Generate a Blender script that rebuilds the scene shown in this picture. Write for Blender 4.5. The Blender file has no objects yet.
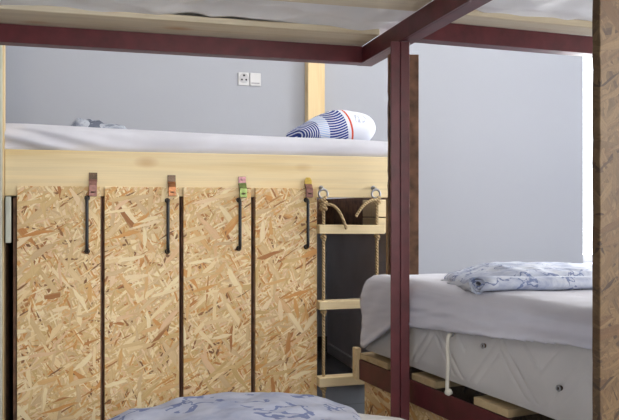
import bpy, bmesh, math, random
from mathutils import Vector, Matrix, noise
random.seed(7)
C = bpy.context.scene.collection
PI = math.pi
F = 720.0                                   # focal length in pixels of the 619 x 420 frame
YAW = math.radians(15.5)
CAM = Vector((-0.849, -2.515, 0.80))
RT = Vector((math.cos(YAW), -math.sin(YAW), 0)); FW = Vector((math.sin(YAW), math.cos(YAW), 0))

# ---------------------------------------------------------------- measuring helpers (plain metres out)
def at(px, py, d):                          # point seen at a pixel, d metres in front of the lens
    return CAM + FW*d + RT*((px-309.5)/F*d) + Vector((0, 0, (210-py)/F*d))
def depth_y(px, y):                         # distance to the vertical plane y = const along a pixel column
    k = (px-309.5)/F
    return (y-CAM.y)/(FW.y + k*RT.y)
def X(px, y=0.0): return at(px, 210, depth_y(px, y)).x
def Z(px, py, y=0.0): return at(px, py, depth_y(px, y)).z

# ---------------------------------------------------------------- materials
def lin(c):
    f = lambda v: (v/12.92 if v <= .04045 else ((v+.055)/1.055)**2.4)
    return tuple(f(v/255) for v in c) + (1,)

class NT:
    def __init__(s, name):
        s.m = bpy.data.materials.new(name); s.m.use_nodes = True
        s.t = s.m.node_tree; s.t.nodes.clear()
        s.out = s.n('ShaderNodeOutputMaterial'); s.b = s.n('ShaderNodeBsdfPrincipled')
        s.l(s.b.outputs[0], s.out.inputs[0])
    def n(s, ty, **kw):
        nd = s.t.nodes.new(ty)
        for k, v in kw.items(): setattr(nd, k, v)
        return nd
    def l(s, a, b): s.t.links.new(a, b)
    def put(s, sock, v):
        if isinstance(v, bpy.types.NodeSocket): s.l(v, sock)
        elif v is not None: sock.default_value = v
    def math(s, op, a, b=None, c=None):
        nd = s.n('ShaderNodeMath', operation=op)
        for i, v in enumerate((a, b, c)): s.put(nd.inputs[i], v)
        return nd.outputs[0]
    def vmath(s, op, a, b=None):
        nd = s.n('ShaderNodeVectorMath', operation=op)
        s.put(nd.inputs[0], a); s.put(nd.inputs[1], b)
        return nd.outputs[0]
    def obj(s, seeded=True):
        tc = s.n('ShaderNodeTexCoord').outputs['Object']
        if not seeded: return tc
        oi = s.n('ShaderNodeObjectInfo').outputs['Random']
        r = s.math('MULTIPLY', oi, 37.0)
        cb = s.n('ShaderNodeCombineXYZ')
        for i in range(3): s.l(r, cb.inputs[i])
        return s.vmath('ADD', tc, cb.outputs[0])
    def sep(s, v):
        nd = s.n('ShaderNodeSeparateXYZ'); s.l(v, nd.inputs[0]); return nd.outputs
    def comb(s, x, y, z):
        nd = s.n('ShaderNodeCombineXYZ')
        for i, v in enumerate((x, y, z)): s.put(nd.inputs[i], v)
        return nd.outputs[0]
    def noise(s, v, scale, detail=2.0, rough=.5, out='Fac'):
        nd = s.n('ShaderNodeTexNoise'); s.put(nd.inputs['Vector'], v)
        nd.inputs['Scale'].default_value = scale; nd.inputs['Detail'].default_value = detail
        nd.inputs['Roughness'].default_value = rough
        return nd.outputs[out]
    def ramp(s, f, stops, mode='LINEAR'):
        nd = s.n('ShaderNodeValToRGB'); e = nd.color_ramp.elements; nd.color_ramp.interpolation = mode
        while len(e) < len(stops): e.new(.5)
        for i, (p, c) in enumerate(stops):
            e[i].position = p; e[i].color = lin(c) if len(c) == 3 else c
        s.l(f, nd.inputs[0]); return nd.outputs[0]
    def mix(s, f, a, b, mode='MIX'):
        nd = s.n('ShaderNodeMix', data_type='RGBA', blend_type=mode)
        s.put(nd.inputs[0], f); s.put(nd.inputs[6], a); s.put(nd.inputs[7], b)
        return nd.outputs[2]
    def bump(s, h, strength=.3, dist=.002):
        nd = s.n('ShaderNodeBump'); nd.inputs['Strength'].default_value = strength; nd.inputs['Distance'].default_value = dist
        s.l(h, nd.inputs['Height']); s.l(nd.outputs[0], s.b.inputs['Normal'])
    def fin(s, col, rough=.6, metal=0.0, spec=None):
        s.put(s.b.inputs['Base Color'], col if not isinstance(col, tuple) else (lin(col) if len(col) == 3 else col))
        s.b.inputs['Roughness'].default_value = rough; s.b.inputs['Metallic'].default_value = metal
        if spec is not None: s.b.inputs['Specular IOR Level'].default_value = spec
        return s.m

def mat_plain(name, col, rough=.6, metal=0, var=.06, scale=12, spec=None, bump=0):
    t = NT(name); v = t.obj()
    f = t.noise(v, scale, 4)
    c1 = tuple(max(0, x*(1-var)) for x in col); c2 = tuple(min(255, x*(1+var)) for x in col)
    if bump: t.bump(t.noise(v, scale*8, 3), bump, .002)
    return t.fin(t.ramp(f, [(.3, c1), (.7, c2)]), rough, metal, spec)

def mat_osb(name, flake=1.0, pal=None, base=((216, 184, 128), (230, 204, 152)), edge=(204, 166, 112)):
    t = NT(name); x, y, z = t.sep(t.obj())
    v0 = t.comb(t.math('ADD', x, t.math('MULTIPLY', y, .7)), z, 0.0)
    def warp(v, sc, amp): return t.vmath('ADD', v, t.vmath('MULTIPLY', t.vmath('SUBTRACT', t.noise(v, sc, 2, .5, 'Color'), (.5, .5, .5)), (amp, amp, 0)))
    v = warp(warp(v0, 4.0/flake, .05*flake), 45/flake, .006*flake)
    pal = pal or [(0, (212, 180, 124)), (.15, (228, 200, 148)), (.3, (218, 190, 150)), (.42, (240, 216, 170)), (.6, (247, 231, 194)), (.72, (234, 202, 166)), (.82, (226, 184, 122)), (.90, (218, 160, 96)), (.955, (190, 132, 80)), (.985, (140, 98, 66))]
    col = t.ramp(t.noise(v, 14, 4, .6), [(.3, base[0]), (.7, base[1])])
    fib = None
    if flake == 1.0: flake = 1.25
    layers = [(.5, .110, .024, .30), (2.2, .100, .021, .40), (1.25, .090, .019, .45), (2.75, .085, .017, .5), (.05, .080, .016, .5), (1.75, .075, .015, .55),
              (.85, .070, .014, .58), (2.45, .060, .011, .6), (1.5, .050, .009, .64), (3.0, .044, .008, .68), (.3, .036, .006, .70), (2.0, .034, .005, .70), (1.1, .040, .004, .72), (2.6, .034, .004, .74), (.95, .075, .013, .91), (2.35, .065, .011, .92), (1.6, .055, .010, .92), (2.9, .060, .010, .92)]
    for i, (a, L, W, th) in enumerate(layers):
        vr = t.n('ShaderNodeVectorRotate', rotation_type='Z_AXIS'); t.l(v, vr.inputs['Vector']); vr.inputs['Angle'].default_value = a
        vs = t.vmath('MULTIPLY', vr.outputs[0], (1/(L*flake), 1/(W*flake), 1))
        vs = t.vmath('ADD', vs, (i*7.3, i*3.1, 0))
        vo = t.n('ShaderNodeTexVoronoi', voronoi_dimensions='2D'); vo.inputs['Scale'].default_value = 1; t.l(vs, vo.inputs['Vector'])
        sc = t.n('ShaderNodeSeparateColor'); t.l(vo.outputs['Color'], sc.inputs[0])
        fc = t.ramp(sc.outputs[1] if i < 14 else t.math('MULTIPLY', sc.outputs[1], .97), pal)
        g = t.noise(t.vmath('MULTIPLY', vr.outputs[0], (22/flake, 380/flake, 1)), 1, 2)
        fc = t.mix(.35, fc, t.ramp(g, [(.3, (96, 80, 60)), (.7, (200, 190, 176))]), 'SOFT_LIGHT')
        rim = t.math('GREATER_THAN', vo.outputs['Distance'], .60)
        fc = t.mix(t.math('MULTIPLY', rim, .38), fc, lin(edge))
        col = t.mix(t.math('GREATER_THAN', sc.outputs[0], th), col, fc)
        if i >= 3: fib = sc.outputs[2] if fib is None else t.math('ADD', fib, sc.outputs[2])
    t.bump(fib, .2, .001)
    return t.fin(col, .5, 0, .35)

def mat_pine(name, axis, light=(236, 212, 162), dark=(216, 184, 128), knots=True, rough=.5):
    t = NT(name); o = t.sep(t.obj())
    a = o[axis]; b, c = [o[i] for i in range(3) if i != axis]
    v = t.comb(t.math('MULTIPLY', a, .9), t.math('MULTIPLY', b, 14.0), t.math('MULTIPLY', c, 14.0))
    n1 = t.noise(v, 1.6, 3, .55)
    g = t.noise(t.vmath('MULTIPLY', v, (2.0, 9, 9)), 1.0, 3, .6)
    col = t.ramp(n1, [(.25, dark), (.5, light), (.8, tuple(x*.95 for x in light))])
    col = t.mix(.25, col, t.ramp(g, [(.3, tuple(x*.82 for x in dark)), (.6, light)]), 'MULTIPLY')
    if knots:
        vk = t.comb(t.math('MULTIPLY', a, 3.2), t.math('MULTIPLY', b, 6.5), t.math('MULTIPLY', c, 6.5))
        vo = t.n('ShaderNodeTexVoronoi'); vo.inputs['Scale'].default_value = 1; t.l(vk, vo.inputs['Vector'])
        k = t.ramp(vo.outputs['Distance'], [(.0, (1, 1, 1, 1)), (.07, (.7, .7, .7, 1)), (.16, (0, 0, 0, 1))])
        col = t.mix(t.math('MULTIPLY', k, .65), col, lin((188, 138, 78)))
    t.bump(g, .15, .001)
    return t.fin(col, rough, 0, .3)

def mat_cloth(name, col, rough=.85, weave=.15, var=.03):
    t = NT(name); v = t.obj()
    c = t.ramp(t.noise(v, 5, 4), [(.3, tuple(x*(1-var) for x in col)), (.7, tuple(min(255, x*(1+var)) for x in col))])
    t.bump(t.noise(v, 260, 2), weave, .001)
    m = t.fin(c, rough, 0, .2)
    t.b.inputs['Sheen Weight'].default_value = .15
    return m

def mat_print(name, base, ink, scale=9, amount=.035, cut=.54, wash=.45):   # pale cloth with inky brush strokes
    t = NT(name); v = t.obj()
    w = t.vmath('ADD', v, t.vmath('MULTIPLY', t.noise(v, 7, 2, .5, 'Color'), (.12, .12, .12)))
    n1 = t.noise(w, scale, 3, .55)
    lines = t.math('LESS_THAN', t.math('ABSOLUTE', t.math('SUBTRACT', n1, .5)), amount)
    gate = t.math('GREATER_THAN', t.noise(v, 6, 1), .5)
    blot = t.ramp(t.noise(w, scale*.7, 4, .7), [(cut, (0, 0, 0, 1)), (cut+.2, (1, 1, 1, 1))])
    col = t.mix(t.math('MULTIPLY', blot, wash), lin(base), lin(tuple((a+b)/2 for a, b in zip(base, ink))))
    col = t.mix(t.math('MULTIPLY', t.math('MULTIPLY', lines, gate), .75), col, lin(ink))
    t.bump(t.noise(v, 240, 2), .15, .001)
    return t.fin(col, .8, 0, .2)

PILLOW_K = .372/(X(367, .42)-X(292, .42))
def mat_pillow():
    t = NT('striped_pillowcase'); x, y, z = t.sep(t.obj(False))
    x = t.math('ADD', t.math('MULTIPLY', x, PILLOW_K), .030); u = t.math('ADD', x, t.math('MULTIPLY', t.math('SUBTRACT', z, .09), .30))
    white = lin((222, 226, 236)); blue = lin((40, 62, 140)); pale = lin((176, 196, 232))
    band = lambda a, b: t.math('MULTIPLY', t.math('GREATER_THAN', u, a), t.math('LESS_THAN', u, b))
    st = lambda per, thr, mx, mz: t.math('GREATER_THAN', t.math('SINE', t.math('MULTIPLY', t.math('ADD', t.math('MULTIPLY', x, mx), t.math('MULTIPLY', z, mz)), 2*PI/per)), thr)
    arc = lambda per, thr, cx, cz: t.math('GREATER_THAN', t.math('SINE', t.math('MULTIPLY', t.math('SQRT', t.math('ADD', t.math('POWER', t.math('SUBTRACT', x, cx), 2.0), t.math('POWER', t.math('SUBTRACT', z, cz), 2.0))), 2*PI/per)), thr)
    col = t.mix(0.0, white, white)
    col = t.mix(t.math('MULTIPLY', band(.100, .150), st(.0085, .1, .12, 1)), col, pale)
    col = t.mix(t.math('MULTIPLY', band(-.05, .103), arc(.0098, -.35, .02, .03)), col, blue)
    col = t.mix(t.math('MULTIPLY', band(.150, .238), arc(.0102, -.45, .16, .22)), col, blue)
    col = t.mix(band(.254, .263), col, lin((206, 86, 62)))
    dx = t.math('ABSOLUTE', t.math('SUBTRACT', x, .312)); dz = t.math('ABSOLUTE', t.math('SUBTRACT', z, .112))
    box = t.math('MULTIPLY', t.math('LESS_THAN', dx, .03), t.math('LESS_THAN', dz, .017))
    ink = t.math('GREATER_THAN', t.noise(t.vmath('MULTIPLY', t.obj(False), (1.6, .2, 1)), 75, 1), .54)
    col = t.mix(t.math('MULTIPLY', t.math('MULTIPLY', box, ink), .55), col, lin((112, 126, 168)))
    return t.fin(col, .8, 0, .2)

M = {}
M['osb'] = mat_osb('osb_board')
M['osb_shaded'] = mat_osb('osb_board_shaded', 1.35, [(0, (74, 57, 38)), (.3, (86, 68, 46)), (.6, (98, 80, 56)), (.85, (78, 57, 37)), (.96, (54, 40, 28))], ((74, 57, 38), (84, 66, 45)), (64, 48, 33))  # chipboard with the foreground panel's shade darkened into its palette
M['pine_x'] = mat_pine('pine_along', 0, (244, 227, 188), (233, 210, 160))
M['pine_z'] = mat_pine('pine_upright', 2, (228, 206, 164), (210, 182, 136))
M['slat'] = mat_pine('slat_wood', 0, (228, 218, 196), (208, 192, 160))
M['slat_low'] = mat_pine('slat_wood_brown', 0, (206, 186, 148), (180, 154, 114))  # slat wood in a browner, darker tone
M['slat_y'] = mat_pine('slat_wood_cross', 1, (206, 182, 138), (172, 142, 98))
M['painted_wood'] = mat_plain('painted_wood', (192, 194, 180), .5, 0, .04)
M['panel'] = mat_plain('pale_grey_panel', (228, 228, 234), .6, 0, .03, 6)  # pale base colour; the darkness under the loft is rendered shade
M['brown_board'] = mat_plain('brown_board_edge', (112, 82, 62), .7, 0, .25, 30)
M['red'] = mat_plain('oxide_red_paint', (90, 36, 42), .42, 0, .12, 25, .4, .08)
M['sheet'] = mat_cloth('white_sheet', (212, 212, 221))
M['ticking'] = mat_cloth('mattress_ticking', (206, 204, 202), .8, .2)
M['ticking_upper'] = mat_cloth('upper_mattress_cover', (238, 238, 238), .55, .1)
M['piping'] = mat_cloth('piping', (216, 214, 208), .7)
M['quilt'] = mat_print('blue_print_cotton', (222, 228, 240), (100, 118, 170), 17, .022, .42, .8)
M['quilt_near'] = mat_print('grey_blue_print_cotton', (184, 188, 204), (84, 100, 150), 12, .026, .48, .55)
M['quilt_dark'] = mat_print('dark_print_cotton', (196, 200, 208), (44, 48, 66), 16, .07)
M['throw'] = mat_print('slate_print_cotton', (176, 182, 194), (44, 52, 76), 30, .10, .44, .9)
M['pillow'] = mat_pillow()
M['black'] = mat_plain('black_powder_coat', (26, 25, 26), .4, 0, .1)
M['steel'] = mat_plain('zinc_steel', (170, 172, 176), .32, 1, .08)
M['bronze'] = mat_plain('dark_bronze_plate', (92, 74, 60), .38, .6, .2, 60)
M['rose'] = mat_plain('rose_zinc_plate', (142, 104, 96), .36, .6, .15, 60)
M['copper'] = mat_plain('copper_zinc_plate', (142, 94, 60), .36, .6, .2, 60)
M['violet'] = mat_plain('violet_zinc_plate', (146, 108, 112), .36, .6, .15, 60)
M['green'] = mat_plain('green_zinc_plate', (116, 132, 78), .36, .6, .2, 60)
M['gold'] = mat_plain('gold_zinc_plate', (214, 184, 92), .34, .6, .12, 60)
M['plastic'] = mat_plain('white_plastic', (192, 192, 194), .35, 0, .01)
M['dark'] = mat_plain('dark_recess', (40, 40, 44), .6)
M['cord'] = mat_cloth('white_cord', (216, 212, 200), .7)
def mat_rope():
    t = NT('hemp_rope'); v = t.obj()
    x, y, z = t.sep(v)
    s = t.math('SINE', t.math('MULTIPLY', t.math('ADD', z, t.math('MULTIPLY', x, .8)), 2*PI/.011))
    t.bump(s, .6, .002)
    return t.fin(t.mix(t.math('MULTIPLY', t.math('ADD', s, 1.0), .25), lin((196, 172, 132)), lin((146, 120, 84))), .8, 0, .2)
M['rope'] = mat_rope()
def mat_wall(name, c):
    t = NT(name); v = t.obj(False)
    t.bump(t.noise(v, 90, 4), .12, .002)
    return t.fin(t.ramp(t.noise(v, 1.5, 3), [(.3, tuple(x*.985 for x in c)), (.7, c)]), .75, 0, .25)
M['wall'] = mat_wall('wall_paint', (164, 167, 175))
M['ceil'] = mat_wall('ceiling_paint', (226, 226, 224))
def mat_floor():
    t = NT('grey_floor_tile'); v = t.obj(False)
    br = t.n('ShaderNodeTexBrick'); br.offset = .5; t.l(v, br.inputs['Vector'])
    br.inputs['Scale'].default_value = 1; br.inputs['Brick Width'].default_value = .6; br.inputs['Row Height'].default_value = .3
    br.inputs['Mortar Size'].default_value = .004
    br.inputs['Color1'].default_value = lin((112, 116, 122)); br.inputs['Color2'].default_value = lin((100, 104, 110)); br.inputs['Mortar'].default_value = lin((60, 62, 66))
    c = t.mix(.25, br.outputs['Color'], t.ramp(t.noise(v, 9, 5), [(.3, (90, 90, 96)), (.7, (150, 152, 156))]), 'OVERLAY')
    return t.fin(c, .35)
M['floor'] = mat_floor()
def mat_glass():
    t = NT('window_glass'); t.t.nodes.remove(t.b)
    tr = t.n('ShaderNodeBsdfTransparent'); gl = t.n('ShaderNodeBsdfGlossy'); gl.inputs['Roughness'].default_value = .02
    mx = t.n('ShaderNodeMixShader'); mx.inputs[0].default_value = .05
    t.l(tr.outputs[0], mx.inputs[1]); t.l(gl.outputs[0], mx.inputs[2]); t.l(mx.outputs[0], t.out.inputs[0])
    return t.m
M['glass'] = mat_glass()

# ---------------------------------------------------------------- mesh helpers
class MB:
    def __init__(s): s.bm = bmesh.new()
    def box(s, x0, x1, y0, y1, z0, z1, mtx=None):
        r = bmesh.ops.create_cube(s.bm, size=1)
        m = Matrix.Translation(((x0+x1)/2, (y0+y1)/2, (z0+z1)/2)) @ Matrix.Diagonal((x1-x0, y1-y0, z1-z0, 1))
        if mtx: m = mtx @ m
        bmesh.ops.transform(s.bm, matrix=m, verts=r['verts']); return s
    def grid(s, pts, cu=False, cv=False):                # pts[i][j]
        vs = [[s.bm.verts.new(p) for p in row] for row in pts]
        n, m = len(vs), len(vs[0])
        for i in range(n if cu else n-1):
            for j in range(m if cv else m-1):
                s.bm.faces.new((vs[i][j], vs[(i+1) % n][j], vs[(i+1) % n][(j+1) % m], vs[i][(j+1) % m]))
        return vs
    def tube(s, path, r, n=10, closed=False, caps=True):
        path = [Vector(p) for p in path]; N = len(path); rings = []
        up = None
        for i, p in enumerate(path):
            a = path[i-1] if (i or closed) else p; b = path[(i+1) % N] if (i < N-1 or closed) else p
            tg = (b-a).normalized()
            if up is None:
                up = Vector((0, 0, 1)) if abs(tg.z) < .9 else Vector((0, 1, 0))
            sd = tg.cross(up).normalized(); up = sd.cross(tg).normalized()
            rr = r[i] if isinstance(r, (list, tuple)) else r
            rings.append([p + sd*math.cos(2*PI*k/n)*rr + up*math.sin(2*PI*k/n)*rr for k in range(n)])
        vs = s.grid(rings, closed, True)
        if caps and not closed:
            s.bm.faces.new(vs[0]); s.bm.faces.new(vs[-1])
        return s
    def ball(s, c, r, sc=(1, 1, 1), wob=0):
        q = bmesh.ops.create_uvsphere(s.bm, u_segments=14, v_segments=10, radius=1)
        for v in q['verts']:
            k = 1 + wob*noise.noise(Vector(v.co)*2.3 + Vector(c)*31)
            v.co = Vector((c[0]+v.co.x*r*sc[0]*k, c[1]+v.co.y*r*sc[1]*k, c[2]+v.co.z*r*sc[2]*k))
        return s
    def prism(s, prof, a0, a1, axis=0):                   # closed 2-D profile swept along an axis
        def P(a, p): return [(a, p[0], p[1]), (p[0], a, p[1]), (p[0], p[1], a)][axis]
        A = [s.bm.verts.new(P(a0, p)) for p in prof]; B = [s.bm.verts.new(P(a1, p)) for p in prof]
        n = len(prof)
        for i in range(n): s.bm.faces.new((A[i], A[(i+1) % n], B[(i+1) % n], B[i]))
        s.bm.faces.new(A); s.bm.faces.new(B); return s
    def build(s, name, mat, parent=None, smooth=False, bevel=0, seg=2):
        bmesh.ops.recalc_face_normals(s.bm, faces=s.bm.faces)
        me = bpy.data.meshes.new(name); s.bm.to_mesh(me); s.bm.free()
        me.materials.append(M[mat] if isinstance(mat, str) else mat)
        if smooth: me.shade_smooth()
        o = bpy.data.objects.new(name, me); C.objects.link(o)
        if parent: o.parent = parent
        if bevel:
            b = o.modifiers.new('bevel', 'BEVEL'); b.width = bevel; b.segments = seg; b.limit_method = 'ANGLE'
        return o

def cushion(sx, sy, sz, r, nx, ny, nz, fn=None, keep=None):
    """rounded box, base centred at z = 0, from per-face grids; fn(p, n) displaces; keep(p) culls faces"""
    mb = MB(); bm = mb.bm; hs = Vector((sx/2, sy/2, sz/2)); cnt = (nx, ny, nz); cache = {}
    def vert(p):
        key = tuple(round(c, 5) for c in p)
        if key in cache: return cache[key]
        inn = Vector([max(-hs[i]+r, min(hs[i]-r, p[i])) for i in range(3)])
        d = Vector(p)-inn; n = d.normalized() if d.length > 1e-9 else Vector((0, 0, 1))
        q = inn + n*r + Vector((0, 0, hs.z))
        if fn: q = fn(q, n)
        cache[key] = bm.verts.new(q); return cache[key]
    def par(i, n, h):                                     # denser near the rounded edges
        t = i/n; return -h + 2*h*t
    for ax in range(3):
        a, b = [i for i in range(3) if i != ax]
        for sg in (-1, 1):
            for i in range(cnt[a]):
                for j in range(cnt[b]):
                    ps = []
                    for di, dj in ((0, 0), (1, 0), (1, 1), (0, 1)):
                        p = [0, 0, 0]; p[ax] = sg*hs[ax]; p[a] = par(i+di, cnt[a], hs[a]); p[b] = par(j+dj, cnt[b], hs[b]); ps.append(p)
                    if keep:
                        c = [sum(p[k] for p in ps)/4 for k in range(3)]
                        if not keep(c[0], c[1], c[2]+hs.z, ax, sg): continue
                    vs = [vert(p) for p in ps]
                    if len(set(vs)) == 4: bm.faces.new(vs)
    return mb

def empty(name, loc=(0, 0, 0), rz=0.0):
    o = bpy.data.objects.new(name, None); C.objects.link(o); o.empty_display_size = .1
    o.location = loc; o.rotation_euler = (0, 0, rz); return o
def tag(o, label, cat, group=None):
    o['label'] = label; o['category'] = cat
    if group: o['group'] = group
    return o
def struct(o): o['kind'] = 'structure'; return o
def nz(x, y, z): return noise.noise(Vector((x, y, z)))

# ================================================================ THE ROOM
LW, RW, BW, FWL, H = -1.62, 2.75, 1.40, -3.4, 2.75        # left, right, back, front wall planes, ceiling height
w0 = X(583, BW); w1 = w0 + 1.10; wz0, wz1 = .46, 2.30      # window in the back wall
v0_, v1_, vz0, vz1 = -2.9, -.55, .55, 2.35                 # window in the right wall
struct(MB().box(LW-.2, RW+.2, FWL-.2, BW+.2, -.1, 0).build('floor', 'floor'))
struct(MB().box(LW-.2, RW+.2, FWL-.2, BW+.2, H, H+.1).build('ceiling', 'ceil'))
mb = MB()
mb.box(LW-.2, w0, BW, BW+.2, 0, H); mb.box(w1, RW+.2, BW, BW+.2, 0, H); mb.box(w0, w1, BW, BW+.2, 0, wz0); mb.box(w0, w1, BW, BW+.2, wz1, H)
struct(mb.build('wall_back', 'wall'))
struct(MB().box(LW-.2, LW, FWL, BW, 0, H).build('wall_left', 'wall'))
u0_, u1_, uz0, uz1 = -.60, 1.05, .75, 2.3                    # unseen window behind the viewer, added to light the locker fronts
mb = MB()
mb.box(LW-.2, u0_, FWL-.2, FWL, 0, H); mb.box(u1_, RW+.2, FWL-.2, FWL, 0, H); mb.box(u0_, u1_, FWL-.2, FWL, 0, uz0); mb.box(u0_, u1_, FWL-.2, FWL, uz1, H)
struct(mb.build('wall_front', 'wall'))
mb = MB()
mb.box(RW, RW+.2, FWL, v0_, 0, H); mb.box(RW, RW+.2, v1_, BW, 0, H); mb.box(RW, RW+.2, v0_, v1_, 0, vz0); mb.box(RW, RW+.2, v0_, v1_, vz1, H)
struct(mb.build('wall_right', 'wall'))
struct(MB().box(LW, w0+1.0, BW-.014, BW-.0005, 0, .085).build('baseboard_back', mat_plain('dark_baseboard', (70, 70, 76), .5), bevel=.003))
def window(name, horizontal, a0, a1, z0, z1, plane):
    w = empty(name, ((a0+a1)/2, plane, z0) if horizontal else (plane, (a0+a1)/2, z0), 0 if horizontal else PI/2)
    L = (a1-a0)/2; h = z1-z0; f = MB(); b = .05; sg = 1 if horizontal else -1
    y0, y1 = (.10, .16) if horizontal else (-.16, -.10)
    f.box(-L, -L+b, y0, y1, 0, h); f.box(L-b, L, y0, y1, 0, h); f.box(-L+b, L-b, y0, y1, 0, b); f.box(-L+b, L-b, y0, y1, h-b, h); f.box(-.03, .03, y0, y1, b, h-b)
    f.build('window_frame', 'plastic', w)
    for s in (-1, 1):
        x0, x1 = (-L+b, -.03) if s < 0 else (.03, L-b)
        MB().box(x0, x1, sg*.128 if sg > 0 else -.132, .132 if sg > 0 else -.128, b, h-b).build('window_pane', 'glass', w)
    return struct(w)
window('window_1', True, w0, w1, wz0, wz1, BW)
window('window_2', False, v0_, v1_, vz0, vz1, RW)
window('fill_window', True, u0_, u1_, uz0, uz1, FWL-.2)

# double socket on the back wall
s0, s1 = X(238, BW), X(260.5, BW); sz0, sz1 = Z(238, 85.5, BW), Z(238, 72.5, BW)
so = tag(empty('wall_socket', ((s0+s1)/2, BW, sz0)), 'white double electrical socket with blank plate on the grey back wall', 'socket')
W2 = (s1-s0)/2; hh = sz1-sz0
MB().box(-W2, 0-.002, -.010, -.001, 0, hh).build('socket_plate', 'plastic', so, bevel=.003)
MB().box(.002, W2, -.010, -.001, 0, hh).build('blank_plate', 'plastic', so, bevel=.003)
sk = MB(); r = .027
sk.tube([(-W2/2, -.0125, hh/2+.004), (-W2/2, -.0105, hh/2+.004)], r, 24); sk.build('socket_well', mat_plain('grey_plastic', (168, 168, 172), .4), so)
pn = MB()
for dx in (-.012, .012): pn.tube([(-W2/2+dx, -.0138, hh/2-.004), (-W2/2+dx, -.0128, hh/2-.004)], .0055, 12)
pn.box(-W2/2-.006, -W2/2+.006, -.0138, -.0128, hh/2+.014, hh/2+.024); pn.build('socket_hole', 'dark', so)
MB().box(.010, W2-.008, -.0135, -.0105, .012, .018).build('plate_ridge', mat_plain('grey_ridge', (140, 140, 146), .4), so)

# ================================================================ LOFT BED
RB, RTOP = .846, .998
xl, xr = X(4.5), X(403)
loft = tag(empty('loft_bed', (0, 0, 0)), 'pale pine loft bed built over the row of chipboard lockers', 'bed')
def part(mb, name, mat, parent, **k): return mb.build(name, mat, parent, **k)
# boards are meshed about their own centre so that the grain runs from their own origin
def board(name, mat, parent, x0, x1, y0, y1, z0, z1, bevel=.003, rz=0):
    c = Vector(((x0+x1)/2, (y0+y1)/2, (z0+z1)/2)); a, b, d = (x1-x0)/2, (y1-y0)/2, (z1-z0)/2
    o = MB().box(-a, a, -b, b, -d, d).build(name, mat, parent, bevel=bevel); o.location = c; o.rotation_euler.z = rz
    return o
board('front_rail', 'pine_x', loft, xl, xr, 0, .032, RB, RTOP)
board('platform', 'brown_board', loft, xl-.07, xr, .033, BW-.005, .862, .880)
board('back_rail', 'brown_board', loft, xl-.03, .335, BW-.05, BW-.006, .70, .861)
board('end_panel', 'panel', loft, .337, .355, .45, BW-.004, 0, .861)['label'] = 'grey panel closing the end under the bed'
board('skirting', 'panel', loft, .325, .3365, .46, BW-.052, 0, .055)
board('end_rail', 'brown_board', loft, .316, .3365, .46, BW-.052, .705, .861)
pl = board('post', 'pine_z', loft, xl-.08, xl-.0005, -.005, .032, 0, 2.1, .003)
board('end_panel', 'brown_board', loft, xl-.014, xl-.0005, .034, BW-.052, 0, .861)  # brown panel added so the gap beside the lockers reads dark
board('painted_board', 'painted_wood', loft, xl-.16, X(2.0, -.02), -.022, -.006, 0, 2.1, .003)['label'] = 'pale painted board on the corner post'
board('post', 'pine_z', loft, X(393, .034), X(407, .034), .034, .11, 0, .86, .004)
bx0, bx1 = X(308, 1.325), X(325, 1.325)
board('post', 'pine_z', loft, bx0, bx1, 1.325, 1.398, .881, 2.25, .004)
board('stop_block', 'painted_wood', loft, X(5.3, -.02), X(10.8, -.02), -.022, .0, Z(8, 243, -.02), Z(8, 196.5, -.02), .003)['label'] = 'white painted wooden block'
board('side_batten', 'brown_board', loft, X(13.2), X(16.2), .0, .02, .0, .84, .001)
eb0, eb1 = X(378, .42), X(396, .42)
for za, zb in ((Z(385, 217, .42), .845), (Z(385, 233, .42), Z(385, 218, .42))):
    board('end_board', 'pine_x', loft, eb0, eb1+.03, .42, .62, za, zb, .003)
for px in (322.5, 375):
    xx = X(px, -.02); zz = Z(px, 194, -.02); eb = MB(); R = .0165
    eb.tube([(xx+R*math.cos(t*2*PI/20), -.030, zz+R*math.sin(t*2*PI/20)) for t in range(20)], .0042, 10, True)
    eb.tube([(xx, -.030, zz+R+.002), (xx, -.018, zz+R+.006), (xx, .001, zz+R+.006)], .0042, 10)
    eb.tube([(xx, -.004, zz+R+.006), (xx, -.0015, zz+R+.006)], .009, 14)
    eb.build('eye_bolt', 'steel', loft, True)

# loft mattress and sheet
mx0, mx1 = xl-.075, X(410)
ms = Vector((mx1-mx0, BW-.05-.034, .190))
mt = tag(empty('loft_mattress', ((mx0+mx1)/2, .034+ms.y/2, .881)), 'thin mattress under a white sheet on the pine loft bed', 'mattress')
cushion(ms.x-.02, ms.y-.02, ms.z-.012, .04, 30, 20, 6).build('mattress_core', 'ticking', mt, True)
def fl(p, n):
    x, y, z = p; t = (x+ms.x/2)/ms.x
    top = max(0, n.z)
    z += top*(.022*(1-t)**1.3 + .006*nz(x*3, y*3, 1)) - top*.008*t
    if n.y < -.1 and z > .10:                               # the front bulges a little over the rail and hangs in soft folds
        k = min(1, (z-.10)/.03)
        fold = .010*nz((x*3.2 - z*9), z*4, 3) + .005*nz(x*7 - z*22, z*6, 9)
        if t < .35: fold += (.35-t)/.35*.014*math.sin((x*26 + z*120) + 2*nz(x*4, 0, 0))
        y -= k*(.024+fold)*(-n.y)
    return Vector((x, y, z))
cushion(ms.x, ms.y, ms.z, .045, 220, 40, 30, fl).build('fitted_sheet', 'sheet', mt, True)

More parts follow.
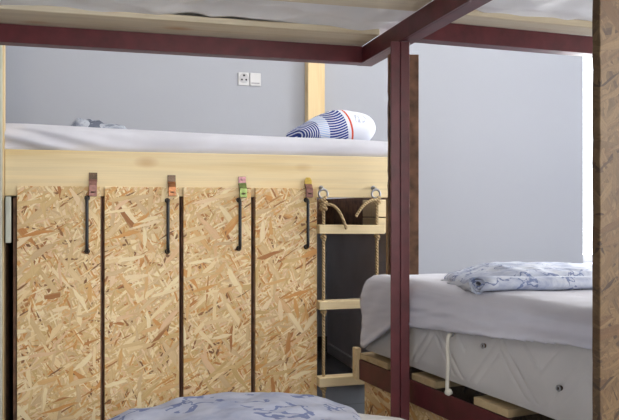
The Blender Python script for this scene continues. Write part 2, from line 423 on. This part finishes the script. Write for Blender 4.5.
# striped pillow
pz = 1.062; py_ = .42
p0 = X(292, py_); sc = (X(367, py_)-p0)/90
prof = [(0, .072), (4, .085), (11, .098), (18, .115), (26, .133), (34, .148), (42, .158), (51, .163), (60, .162), (68, .158), (76, .153), (82, .146), (86, .134), (89, .115), (90, .090)]
def hp(t):
    px = t*90
    for (a, b), (c, d) in zip(prof, prof[1:]):
        if a <= px <= c: return b+(d-b)*(px-a)/(c-a)
    return prof[-1][1]
rows = []
NS = 60
for i in range(NS+1):
    t = i/NS; tt = .5-.5*math.cos(PI*t); h = hp(tt); row = []
    e = (1-abs(2*tt-1)**5)**.5 if 0 < tt < 1 else 0
    th = max(.002, (h-.002)); lo = .072*(1-e)*.9
    wy = .165*(.55+.45*e)
    for j in range(36):
        a = 2*PI*j/36; ca, sa = math.cos(a), math.sin(a)
        yy = wy*(abs(ca)**.8)*(1 if ca > 0 else -1); q = (sa+1)/2
        z_ = lo + (th-lo)*q
        row.append((tt*90*sc, yy, z_ + .003*nz(tt*9, yy*14, q*5)))
    rows.append(row)
mb = MB(); vs = mb.grid(rows, False, True); mb.bm.faces.new(vs[0]); mb.bm.faces.new(vs[-1])
pw = tag(mb.build('pillow', 'pillow', None, True), 'blue and white striped pillow with red line on the loft bed', 'pillow')
pw.location = (p0, py_, pz)

# rumpled dark-print cover on the left of the loft
tx0, tx1 = X(71, .75), X(128, .75)
def fth(p, n):
    x, y, z = p; k = max(0, n.z)
    t = (x/(tx1-tx0)+.5)
    z += k*(.022*nz(x*16, y*9, 2)+.012*nz(x*34, y*20, 5)) - k*.022*t
    return Vector((x, y, z))
th = tag(cushion(tx1-tx0, .34, .104, .05, 44, 40, 12, fth).build('folded_throw', 'throw', None, True), 'crumpled dark-patterned cover lying at the left of the loft bed', 'blanket')
th.location = ((tx0+tx1)/2, .80, 1.083)

# ================================================================ LOCKERS
doors = [(17, 100.4, 93, 87, 'leftmost chipboard locker with bronze and pink hasp, beside the pale corner post'),
         (104.6, 179, 172, 168, 'chipboard locker with copper-coloured hasp, second from the left'),
         (183.5, 251, 243, 240, 'chipboard locker with green-tinted hasp, between two others'),
         (255.4, 317, 309, 308, 'chipboard locker with gold-topped hasp, next to the rope ladder')]
hand_y = [(198, 251.5), (200.5, 251.5), (200, 248.5), (200, 247)]
hcol = [('bronze', 'rose'), ('bronze', 'copper'), ('violet', 'green'), ('gold', 'rose')]
for i, (a, b, hx, bxp, lab) in enumerate(doors):
    x0, x1 = X(a, -.018), X(b, -.018); cx = (x0+x1)/2; hw = (x1-x0)/2
    lk = tag(empty('locker', (cx, 0, 0)), lab, 'locker', 'chipboard lockers under the loft bed')
    bw = hw + .0055; t = .011; H0 = .843
    body = MB(); body.box(-bw, -bw+t, .001, .50, 0, H0); body.box(bw-t, bw, .001, .50, 0, H0)
    body.box(-bw+t, bw-t, .001, .50, 0, .03); body.box(-bw+t, bw-t, .03, .50, H0-t, H0); body.box(-bw+t, bw-t, .49, .50, .03, H0-t)
    body.build('carcass', 'brown_board', lk)
    # door: subtly chipped top edge
    dm = MB(); n = 40; top = []
    for k in range(n+1):
        xx = -hw + 2*hw*k/n; top.append((xx, .878 + .0015*nz(xx*60, i*9, 0)))
    pr = [(-hw, .012)] + [(hw, .012)] + top[::-1]
    dm.prism(pr, -.0185, -.0015, 1)
    door = dm.build('door', 'osb', lk, bevel=.001, seg=1)
    # pull handle
    yt, yb = hand_y[i]; zt, zb = Z(bxp, yt, -.03), Z(bxp, yb, -.03); x = X(bxp, -.045)-cx
    hm = MB(); path = [(x, -.0185, zt), (x, -.036, zt), (x, -.043, zt-.002), (x, -.046, zt-.009)] + [(x, -.046, zt-.009-(zt-zb-.018)*k/6) for k in range(1, 7)] + [(x, -.043, zb+.002), (x, -.036, zb), (x, -.0185, zb)]
    hm.tube(path, .0056, 10)
    for zz in (zt, zb): hm.tube([(x, -.0188, zz), (x, -.0215, zz)], .009, 14)
    hm.build('handle', 'black', door, True)['label'] = 'black bar handle'
    # hasp: leaf on the rail, bent strap over the staple on the door
    xh = X(hx, -.02)-cx; w = .0135
    hz = Z(hx, 172.5 + (0, 2.5, 4, 5)[i], -.01)
    hs_ = empty('hasp', (xh, 0, hz)); hs_.parent = lk
    lf = MB()
    if i == 3:                                              # this leaf is bent up and forward, with a pointed top
        lf.prism([(-w, -.034), (w, -.034), (w, -.012), (w*.55, .0), (-w*.55, .0), (-w, -.012)], -.010, -.007, 1)
    else:
        lf.box(-w, w, -.0036, -.0006, -.030, 0)
        lf.tube([(0, -.0036, -.010), (0, -.006, -.010)], .0035, 10)
    lf.build('leaf', hcol[i][0], hs_, bevel=.0008)
    st = MB(); zb_ = .846-hz + (0, .002, -.002, .0)[i]
    prof_ = [(-.006, -.026), (-.020, -.034), (-.030, -.042), (-.031, zb_), (-.028, zb_), (-.027, -.042), (-.018, -.031), (-.006, -.023)]
    st.prism([(p[0], p[1]) for p in prof_], -w*.93, w*.93, 0)
    st.tube([(-w, -.0075, -.026), (w, -.0075, -.026)], .0035, 10)
    st.build('strap', hcol[i][1], hs_, bevel=.0008)
    sp = MB(); zs = zb_+.013
    sp.tube([(-.005, -.0185, zs), (-.005, -.036, zs), (-.003, -.041, zs), (.003, -.041, zs), (.005, -.036, zs), (.005, -.0185, zs)], .0022, 8)
    sp.box(-.012, .012, -.0215, -.0187, zs-.014, zs+.014)
    sp.build('staple', 'bronze', hs_)

# ================================================================ ROPE LADDER
lad = tag(empty('rope_ladder', (X(350, -.03), -.03, 0)), 'rope ladder with pale wooden rungs hanging from the pine rail', 'ladder')
LX = lad.location.x
rz_ = [(Z(350, 225.0, -.05), .0325), (Z(350, 300.3, -.05), .031), (Z(350, 376.0, -.05), .034)]
rx0, rx1 = X(319.3, -.052)-LX, X(385, -.052)-LX
for k, (zt, h) in enumerate(rz_):
    o = MB().box(-(rx1-rx0)/2, (rx1-rx0)/2, -.024, .024, -h/2, h/2).build('rung', 'pine_x', lad, bevel=.003)
    o.location = ((rx0+rx1)/2, 0, zt-h/2); o.rotation_euler.y = (.012, 0, 0)[k]
def smooth_path(pts, n=10):
    pts = [Vector(p) for p in pts]; out = []
    for i in range(len(pts)-1):
        p0_ = pts[max(0, i-1)]; p1 = pts[i]; p2 = pts[i+1]; p3 = pts[min(len(pts)-1, i+2)]
        for k in range(n):
            t = k/n; out.append(.5*((2*p1)+(p2-p0_)*t+(2*p0_-5*p1+4*p2-p3)*t*t+(3*p1-p0_-3*p2+p3)*t**3))
    return out+[pts[-1]]
for side, (pxr, tail) in enumerate(((323.5, [(326, 204), (334, 206), (340, 213), (344, 222), (346.5, 229)]), (377, [(378, 200), (371, 200.5), (363, 206), (358, 213), (356, 216.5)]))):
    rp = MB(); x = X(pxr, -.03)-LX; zk = Z(pxr, 202, -.03); R = .0058
    ztop = Z(pxr, 198, -.03)
    pts = [(x-.001, 0, ztop), (x, 0, zk-.03)]
    for (zt, h) in rz_:
        pts += [(x+.0015*nz(zt*9, side, 0), 0, zt+.05), (x, 0, zt+.002), (x, 0, zt-h-.002)]
    pts += [(x+.002, 0, rz_[-1][0]-.09)]
    rp.tube(smooth_path(pts, 6), R, 10)
    # loop through the eye and knots
    rp.tube([(x+.010*math.cos(a*2*PI/16)-.002, .0+.012*math.sin(a*2*PI/16), Z(pxr, 199, -.03)+.006*math.cos(a*2*PI/16)) for a in range(16)], R, 8, True)
    if side == 0:
        for q in range(3):
            zz = zk-.004-.010*q
            rp.tube([(x+.0095*math.cos(a*2*PI/16), .0105*math.sin(a*2*PI/16), zz+.004*math.cos(a*2*PI/16+q)) for a in range(16)], R, 8, True)
    else:
        rp.tube([(x+.010*math.cos(a*2*PI/16), .010*math.sin(a*2*PI/16), zk+.0045*math.sin(a*2*PI/16)) for a in range(16)], R, 8, True)
    tp = []
    for k, (a, b) in enumerate(tail):
        yy = -.03-.012-.022*min(1, k/2); tp.append((X(a, yy)-LX, yy+.03, Z(a, b, yy)))
    rp.tube(smooth_path(tp, 8), R*.95, 10)
    for (zt, h) in rz_:
        rp.ball((x, 0, zt-h-.010), .0105, (1.15, 1.1, .8), .25)
        rp.ball((x+.001, -.002, zt-h-.020), .008, (.9, .9, .8), .25)
    rp.build('rope', 'rope', lad, True)

# ================================================================ STEEL BUNK FRAMES
ZB = 1.255                                                  # underside of the upper frame
cx_, cy_ = -.085, -.416                                     # far right corner of the left bunk's upper frame
bl = tag(empty('bunk_frame', (0, 0, 0)), 'dark red steel bunk frame overhead at the left, beam spanning the photo', 'bed frame', 'red steel bunk frames')
XL, YN = LW+.03, -2.45
def angle(mb, a0, a1, fixed, axis, inward, h=.050, w=.045, t=.006, z=ZB):
    """steel angle: upright flange, lower flange turned away from `inward`"""
    if axis == 0:
        mb.box(a0, a1, min(fixed, fixed+t), max(fixed, fixed+t), z, z+h); y0, y1 = sorted((fixed+t if inward > 0 else fixed, fixed+inward*w)); mb.box(a0, a1, y0, y1, z, z+t)
    else:
        mb.box(min(fixed, fixed+t), max(fixed, fixed+t), a0, a1, z, z+h); x0, x1 = sorted((fixed+t if inward > 0 else fixed, fixed+inward*w)); mb.box(x0, x1, a0, a1, z, z+t)
    return mb
angle(MB(), XL, cx_-.012, cy_, 0, 1).build('beam', 'red', bl, bevel=.001)
sb = MB(); sb.box(cx_-.012, cx_-.004, YN, cy_+.05, ZB, ZB+.0505); sb.box(cx_-.004, cx_+.036, YN, cy_+.05, ZB, ZB+.008); sb.build('side_beam', 'red', bl, bevel=.001)
angle(MB(), YN, cy_, XL-.006, 1, 1).build('side_beam', 'red', bl, bevel=.001)
angle(MB(), XL, cx_-.012, YN, 0, 1).build('beam', 'red', bl, bevel=.001)
# the post seen in the middle of the photograph: two angles back to back, the left one carries this bunk
PX, PY = at(400, 210, 1.94).x, at(400, 210, 1.94).y
def post(parent, x0, x1, y0, y1, z1=ZB):
    return MB().box(x0, x1, y0, y1, 0, z1).build('post', 'red', parent, bevel=.002)
def Lpost(parent, s):
    m = MB(); c = Vector((PX, PY, 0)); rot = Matrix.Translation(c) @ Matrix.Rotation(-YAW*.7, 4, 'Z')
    m.box(*sorted((s*.0008, s*.0255)), -.003, .003, 0, ZB-.001, rot); m.box(*sorted((s*.0008, s*.0065)), .003, .034, 0, ZB-.001, rot)
    return m.build('post', 'red', parent, bevel=.001)
Lpost(bl, -1)
post(bl, XL, XL+.05, cy_-.05, cy_-.001); post(bl, XL, XL+.05, YN+.007, YN+.05); post(bl, cx_-.06, cx_-.013, YN+.007, YN+.05)
# slats under the upper left mattress
ZS = ZB+.0505
for k, (dy, wd) in enumerate(((.085, .17), (.46, .13), (.92, .10), (1.34, .10), (1.76, .10))):
    y1 = cy_-dy+wd*.5 + (.02 if k == 0 else 0); y0 = y1-wd
    o = board('slat', 'slat', bl, XL+.0, cx_-.013, y0, y1, ZS, ZS+.017, .002, (0, -.012, .006, 0, 0)[k])

# upper mattress, left: underside sags between the slats
def wrink(p, n, amp=1.0, seed=0):
    x, y, z = p
    if n.z < -.3:
        ridge = 0
        for q, (ax, ay, f_) in enumerate(((2.2, 6.5, 1), (5.0, 3.0, .7), (9.0, 12.0, .4))):
            ridge += f_*(1-abs(nz(x*ax+seed, y*ay, q*3.3))*2.2)
        z -= amp*(.012*max(-.4, ridge-.6))
        z += .012*math.exp(-((math.hypot((x % .32)-.16, (y % .32)-.16))/.05)**2)
    return Vector((x, y, z))
mL = (cx_+.055)-(XL+.02); mW = 2.0
um = tag(cushion(mL, mW-.03, .16, .03, 130, 150, 8, lambda p, n: wrink(p, n, 1.0, 4)).build('mattress', 'ticking_upper', None, True),
         'white mattress overhead resting on slats of the red bunk at the left', 'mattress', 'mattresses of the upper bunks')
um.location = ((XL+.02+cx_+.055)/2, cy_-.005-mW/2, ZS+.022)

# right bunk
AR = math.radians(3.3)
br = tag(empty('bunk_frame', (0, 0, 0)), 'dark red steel bunk frame at the right carrying the quilt-covered lower bed', 'bed frame', 'red steel bunk frames')
bb = at(411, 210, 1.912); bL = 2.1
beamR = MB(); angle(beamR, 0, bL, 0, 0, 1, z=0); ob = beamR.build('beam', 'red', br, bevel=.001); ob.location = (cx_+.037, bb.y-.004, ZB); ob.rotation_euler.z = AR
beamN = MB(); angle(beamN, 0, bL, 0, 0, 1, z=0); ob = beamN.build('beam', 'red', br, bevel=.001); ob.location = (cx_+.065, bb.y-.98, ZB); ob.rotation_euler.z = AR
Lpost(br, 1)
slx = at(457, 210, 1.83)
for k, dy in enumerate((.028, .40, .75)):
    o = board('slat', 'slat', br, 0, 0.01, 0, .01, 0, .01) if False else None
    L0 = (slx.x+.0 if k == 0 else cx_+.05); wd = .118
    o = MB().box(0, 1.85, -wd/2, wd/2, 0, .018).build('slat', 'slat', br, bevel=.002); o.location = (L0, bb.y-dy + (L0-cx_)*math.tan(AR), ZS+.0005); o.rotation_euler.z = AR
um2 = tag(cushion(1.8, .93, .16, .05, 150, 90, 8, lambda p, n: wrink(p, n, 1.3, 11)).build('mattress', 'ticking_upper', None, True),
          'white mattress overhead resting on slats of the red bunk at the right', 'mattress', 'mattresses of the upper bunks')
um2.location = (cx_+.06+.92, bb.y-.41, ZS+.024); um2.rotation_euler.z = AR

# dark board standing behind the middle post
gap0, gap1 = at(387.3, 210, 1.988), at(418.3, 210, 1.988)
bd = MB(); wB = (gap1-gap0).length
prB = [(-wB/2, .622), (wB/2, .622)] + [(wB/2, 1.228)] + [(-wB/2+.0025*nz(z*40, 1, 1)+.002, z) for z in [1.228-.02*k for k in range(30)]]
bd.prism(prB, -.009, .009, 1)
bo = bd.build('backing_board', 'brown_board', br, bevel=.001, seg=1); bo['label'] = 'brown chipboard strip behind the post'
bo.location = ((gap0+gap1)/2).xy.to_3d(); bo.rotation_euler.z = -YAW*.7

# ---------------------------------------------------------------- lower right bed, turned 8.5 degrees
BA = math.radians(8.5)
R0 = at(393, 210, 2.05); R0.z = 0
rb = empty('x'); bpy.data.objects.remove(rb)
P_ = Vector((math.sin(BA), -math.cos(BA), 0)); Q_ = Vector((math.cos(BA), math.sin(BA), 0))
ROTB = BA                                                   # local x = Q (away along the bed), local y = -P
def bedpt(s, q, z): return R0 + P_*s + Q_*q + Vector((0, 0, z))
def inbed(o, loc=(0, 0, 0)):
    o.location = bedpt(-loc[1], loc[0], loc[2]-.007); o.rotation_euler.z = BA; return o
# local y = -s : y runs from +.21 (far end) to -.80 (near end)
rl = MB(); rl.box(.0, .006, -.80, .205, .281, .343); rl.box(.006, .05, -.80, .205, .281, .287); inbed(rl.build('rail', 'red', br, bevel=.001))
rl = MB(); rl.box(.0, 1.95, .199, .205, .281, .343); inbed(rl.build('rail', 'red', br, bevel=.001)).location += Q_*.007
rl = MB(); rl.box(.008, 1.95, -.80, -.794, .281, .343); inbed(rl.build('rail', 'red', br, bevel=.001))
for (a, b) in ((1.90, .15), (1.90, -.79)):
    inbed(MB().box(a, a+.045, b, b+.045, .0072, ZB-.001).build('post', 'red', br, bevel=.002))
inbed(MB().box(.010, .022, -.78, .188, .0072, .280).build('side_panel', 'osb', br))['label'] = 'chipboard panel under the red rail'
inbed(MB().box(.024, 1.95, .180, .192, .0072, .338).build('side_panel', 'osb_shaded', br))  # unseen panel added to keep the space under the bed dark
inbed(MB().box(-.010, .008, .206, .232, .28, .378).build('corner_block', 'pine_z', br, bevel=.002))
for (sa, sb_) in ((-.206, -.035), (.095, .21), (.37, .495), (.65, .76)):
    inbed(MB().box(.002, 1.93, -sb_, -sa, .3445, .363).build('slat', 'slat_low', br, bevel=.002))

MT, MBZ = .592, .3575
mlen, mwid, mh = 1.92, .985, MT-MBZ
rm = tag(empty('mattress', bedpt(.0, 0, 0), BA), 'thick quilted mattress with white fitted sheet on the right lower bunk', 'mattress')
ctr = (mlen/2+.004, .205-mwid/2, MBZ)
def chev(p, n):
    x, y, z = p
    if n.x < -.6:                                           # quilting on the side we see: nested zigzag grooves
        yy = (y+.05) % .26; v = abs(yy-.13)*1.15; dd = (z*1.0 + v*.95)
        g = 0
        for c in (.125, .16, .245): g += math.exp(-((dd-c)/.006)**2)
        band = 1 if z > .03 else 0
        x += .0028*g*band
        x -= .004*math.sin(PI*z/mh)
        x += .0022*nz(y*9, z*14, 1)
    if n.z < 0 and n.x <= 0: x -= .038*(1+n.x)*(-n.z)
    z -= .030*max(0, n.z)*min(1, (x+mlen/2)/.9)
    return Vector((x, y, z))
co = cushion(mlen, mwid, mh, .045, 16, 260, 60, chev).build('mattress_core', 'ticking', rm, True); co.location = ctr
# welt along the bottom edge
wl = MB(); wl.tube([(.022+.003*nz(k*.3, 0, 0), .19-k*.02, MBZ+.014) for k in range(48)], .0055, 8); wl.build('piping', 'piping', rm, True)
def hem(y):                                                 # y local to cushion centre; far end +
    t = mwid/2-y                                            # 0 at the far corner
    if t < .05: h = .01+.2*t
    elif t < .24: h = .02+(t-.05)/.19*.100
    else: h = .120 + .060*min(1, (t-.24)/.7)
    return h + .004*nz(y*14, 0, 3)
def keep(x, y, z, ax, sg):
    if ax == 2: return sg > 0
    if ax == 0: return z > hem(y) if sg < 0 else z > .06
    return z > .012 if sg > 0 else z > .06
def fs(p, n):
    x, y, z = p; t = mwid/2-y
    o = .0075
    if n.x < -.4:
        fold = .013*nz(y*1.1, z*42, 2) + .0035*nz(y*5, z*70+y*14, 6)
        if t < .3: fold = fold*.35 + .0022*math.sin((z*60 - t*60))*(1-t/.3)
        hh_ = hem(y)
        o += .006 + fold + .010*math.exp(-((z-hh_-.008)/.012)**2)
    if n.z > .4:
        z += .004*nz(x*4, y*5, 3) + .0025*nz(x*9, y*13, 5)
        z += .010*max(0, -y/mwid)
    z -= .030*max(0, n.z)*min(1, (p[0]+mlen/2)/.9)
    x += n.x*o; y += n.y*o; z += max(0, n.z)*.012
    return Vector((x, y, z))
fo = cushion(mlen, mwid, mh, .045, 60, 260, 80, fs, keep).build('fitted_sheet', 'sheet', rm, True); fo.location = ctr
so_ = fo.modifiers.new('thickness', 'SOLIDIFY'); so_.thickness = .002
def side_pt(px, py, q=-.004):                               # where a pixel meets the side of the mattress (bed local)
    d = None; k = (px-309.5)/F; dirv = FW + RT*k
    s = (Q_.dot(R0 + Q_*q - CAM))/Q_.dot(dirv); w = CAM + dirv*s; z = .8+(210-py)/F*s
    rel = w-R0; return (q, -(rel.dot(P_)), z)
for (px, py) in ((485, 345.5), (561, 388)):
    a = side_pt(px, py, .001); ve = MB(); 
    ve.tube([(-.006, 0, 0), (.004, 0, 0)], 0.0052, 16); ve2 = ve.build('vent', 'bronze', rm, True); ve2.location = a
    e = MB(); e.tube([(-.0068+.0*k, 0.0050*math.cos(k*PI/8), .0050*math.sin(k*PI/8)) for k in range(16)], .002, 8, True); e.build('vent_ring', 'steel', ve2, True)
a = side_pt(452, 334, -.006); b = side_pt(448.5, 392, -.012)
hs2 = MB(); hs2.tube(smooth_path([(a[0]+.006, a[1], a[2]), (a[0]-.010, a[1], a[2]-.004), (a[0]-.012, a[1]+.002, a[2]-.03), (b[0]-.004, (a[1]+b[1])/2, (a[2]+b[2])/2), (b[0]-.004, b[1], b[2]+.012), (b[0], b[1], b[2])], 8), .0048, 10)
hs2.ball((b[0], b[1], b[2]), .010, (1, 1, .9), .2)
hs2.build('handle_cord', 'cord', rm, True)['label'] = 'white cord handle'
ey = MB(); ey.tube([(-.008, .009*math.cos(k*PI/8), .009*math.sin(k*PI/8)) for k in range(16)], .0026, 8, True); ey = ey.build('eyelet', 'steel', rm, True); ey.location = (a[0]+.006, a[1], a[2]+.004)

# folded quilt on the right bed
d0 = at(483, 210, 1.74); dz = MT+.007
QL, QW = .95, .30
qa = BA + math.radians(1.5)
du = tag(empty('quilt', (d0.x, d0.y, dz), qa), 'white and blue printed quilt folded on the right lower bed', 'quilt')
def fq(p, n):
    x, y, z = p; u = x+QL/2; w = y+QW/2                     # u along, w away from the camera
    k = max(0, min(1, z/.05))
    rise = .013*math.exp(-((u-.27)/.26)**2)*min(1, w/.12) + .006
    taper = min(1, max(0, u+.02)/.16)**.8
    z2 = z*(.30+.70*taper) + k*rise*taper
    z2 += k*(.006*nz(u*11, w*14, 2)+.004*nz(u*26, w*30, 7))*taper
    x2 = x + .36*w
    return Vector((x2, y, z2))
du.rotation_euler.y = .028
qo = cushion(QL, QW, .040, .018, 150, 80, 10, fq).build('folded_cover', 'quilt', du, True); qo.location = (QL/2, QW/2+.012, 0)
# rolled front edge with the dark lining showing in its open end
sp = []; turns = 2.1; nn = 60
def spiral(rad):
    out = []
    for k in range(nn):
        t = k/(nn-1); a = t*turns*2*PI - PI/2; r_ = rad*(1-.72*t); out.append((r_*math.cos(a)*1.8, r_*math.sin(a)+rad))
    return out
RR = .021
pts = spiral(RR); L = 30; rows = []
for i in range(L+1):
    u = -.02+ (QL-.03)*i/L
    rows.append([(u+.010*nz(0, c[0]*40, c[1]*40)*(i == 0), c[0]-.004+.004*nz(u*6, 0, 0), c[1]*(1-.15*u)+.002*nz(u*9, c[0]*30, 0)) for c in pts])
mb = MB(); mb.grid(rows); ro = mb.build('rolled_edge', 'quilt', du, True)
so2 = ro.modifiers.new('thickness', 'SOLIDIFY'); so2.thickness = .0035; so2.offset = 0
inn = MB(); rows = [[(-.012+(QL-.06)*i/6, c[0]*.80-.004, (c[1]-RR)*.80+RR) for c in spiral(RR)] for i in range(7)]
inn.grid(rows); io = inn.build('lining', 'quilt_dark', du, True); io['label'] = 'dark lining inside the rolled edge'
so3 = io.modifiers.new('thickness', 'SOLIDIFY'); so3.thickness = .003; so3.offset = 0
# dark lining layers peeping from the left side of the fold
ly = MB(); rows = []
for i in range(24):
    w = .02+.26*i/23
    rows.append([(-.026-.004*math.sin(i*.5)+.36*w+.035*q, w, .004+.024*q*(1-w/.34)+.003*math.sin(i*.9+q*3)) for q in (0, .35, .7, 1)])
ly.grid(rows); lo_ = ly.build('lining', 'quilt_dark', du, True); s4 = lo_.modifiers.new('thickness', 'SOLIDIFY'); s4.thickness = .004

# ---------------------------------------------------------------- tall chipboard partition in the right foreground
s_ = .86; base = bedpt(s_, 0, 0)
k = (595.5-309.5)/F; dv = FW + RT*k
den = dv.x*Q_.y - dv.y*Q_.x; rel = base-CAM; tt = (rel.x*Q_.y - rel.y*Q_.x)/den; ed = CAM + dv*tt
pn_ = MB(); pw_ = .75
zz_ = [k2*.02 for k2 in range(62)] + [1.236]
prP = [(pw_, 0), (pw_, 1.236)] + [(.0012+.0016*nz(z*55, 2, 2)+.002*max(0, nz(z*17, 5, 5)), z) for z in zz_[::-1]]
pn_.prism(prP, -.009, .009, 1)
pa = tag(pn_.build('partition_panel', 'osb_shaded', None, bevel=.001, seg=1), 'tall shaded chipboard panel at the right edge, nearest to the viewer', 'panel')
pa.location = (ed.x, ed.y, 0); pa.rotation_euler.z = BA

# ---------------------------------------------------------------- low bed nearest the camera, its foot end in view
fc = at(262, 210, 1.74); NA = math.radians(-12)
lb = tag(empty('low_bed', (fc.x, fc.y, 0), NA), 'low wooden bed base under the grey mattress in the foreground', 'bed')
bw_, bl_ = .70, 1.95
MB().box(-bw_/2, bw_/2, -bl_, -.10, .10, .16).build('base', 'brown_board', lb, bevel=.003)
for a in (-1, 1):
    for b in (-.2, -1.85): MB().box(a*.28-.03, a*.28+.03, b-.03, b+.03, 0, .0995).build('leg', 'pine_z', lb, bevel=.003)
def flm(p, n):
    x, y, z = p
    e = max(0, (y-(bl_/2-.18))/.18); f_ = abs(x)/(bw_/2)
    y -= .07*max(0, e)*f_**3
    return Vector((x, y, z + .004*nz(x*7, y*7, 1)*max(0, n.z) - .02*e*e*f_*f_*max(0, n.z)))
m3 = tag(empty('mattress', (fc.x, fc.y, .161), NA), 'grey sheeted mattress under the printed duvet in the foreground', 'mattress')
o = cushion(bw_, bl_, .165, .06, 40, 90, 10, flm).build('mattress_core', 'ticking', m3, True); o.location = (.02, -bl_/2+.0, 0)
DW, DL = .57, 1.2
def fd(p, n):
    x, y, z = p; k = max(0, n.z)
    e = max(0, (y-(DL/2-.22))/.22); f_ = abs(x)/(DW/2)
    y -= .08*e*(x/(DW/2))**2 + (.05*e if x < 0 else 0)*f_
    lump = .008*nz(x*6, y*6, 1) + .008*nz(x*13, y*13, 4) + .003*nz(x*30, y*30, 9)
    z = z*(1-.30*e*f_**2) + k*(lump + .012*math.exp(-((x-.06)/.16)**2) - .020*max(0, -x/(DW/2))**2)
    return Vector((x + .01*nz(y*8, z*5, 3), y, z))
d3 = tag(cushion(DW, DL, .036, .02, 120, 170, 10, fd).build('duvet', 'quilt_near', None, True), 'pale duvet with blue brush print on the foreground bed', 'duvet')
d3.location = Vector((fc.x, fc.y, .325)) + Matrix.Rotation(NA, 3, 'Z') @ Vector((-.072, -DL/2-.02, 0)); d3.rotation_euler.z = NA

# ================================================================ LIGHT
def area(name, loc, rot, sx, sy, power, col):
    l = bpy.data.lights.new(name, 'AREA'); l.shape = 'RECTANGLE'; l.size = sx; l.size_y = sy; l.energy = power; l.color = col
    o = bpy.data.objects.new(name, l); C.objects.link(o); o.location = loc; o.rotation_euler = rot; return o
area('daylight_back_window', ((w0+w1)/2, BW+.35, (wz0+wz1)/2), (-PI/2, 0, 0), 1.3, 2.1, 250, (.97, .98, 1))
area('fill_front_window', ((u0_+u1_)/2, FWL-.45, (uz0+uz1)/2), (PI/2, 0, 0), 1.8, 1.8, 125, (1, .97, .92))  # fill through the added window, brightens the locker fronts
area('daylight_right_window', (RW+.35, (v0_+v1_)/2, (vz0+vz1)/2), (0, PI/2, 0), 2.0, 2.5, 110, (1, .97, .93))
w = bpy.data.worlds.new('sky'); bpy.context.scene.world = w; w.use_nodes = True
bg = w.node_tree.nodes['Background']; bg.inputs[0].default_value = (.94, .97, 1, 1); bg.inputs[1].default_value = 2.5
lp = bpy.data.lights.new('warm_fill', 'POINT'); lp.energy = 55; lp.shadow_soft_size = .12; lp.color = (1, .86, .66)  # added warm fill for the left side, no fitting behind it
lo = bpy.data.objects.new('warm_fill', lp); C.objects.link(lo); lo.location = (-1.0, -2.9, 2.4)

# ================================================================ CAMERA
cd = bpy.data.cameras.new('camera'); cd.sensor_width = 36; cd.lens = F/619*36; cd.clip_start = .02
cam = bpy.data.objects.new('camera', cd); C.objects.link(cam); cam.location = CAM; cam.rotation_euler = (PI/2, 0, -YAW)
S = bpy.context.scene; S.camera = cam
S.view_settings.view_transform = 'Standard'; S.view_settings.look = 'None'; S.view_settings.gamma = 1; S.view_settings.use_curve_mapping = False
S.view_settings.exposure = 0.35
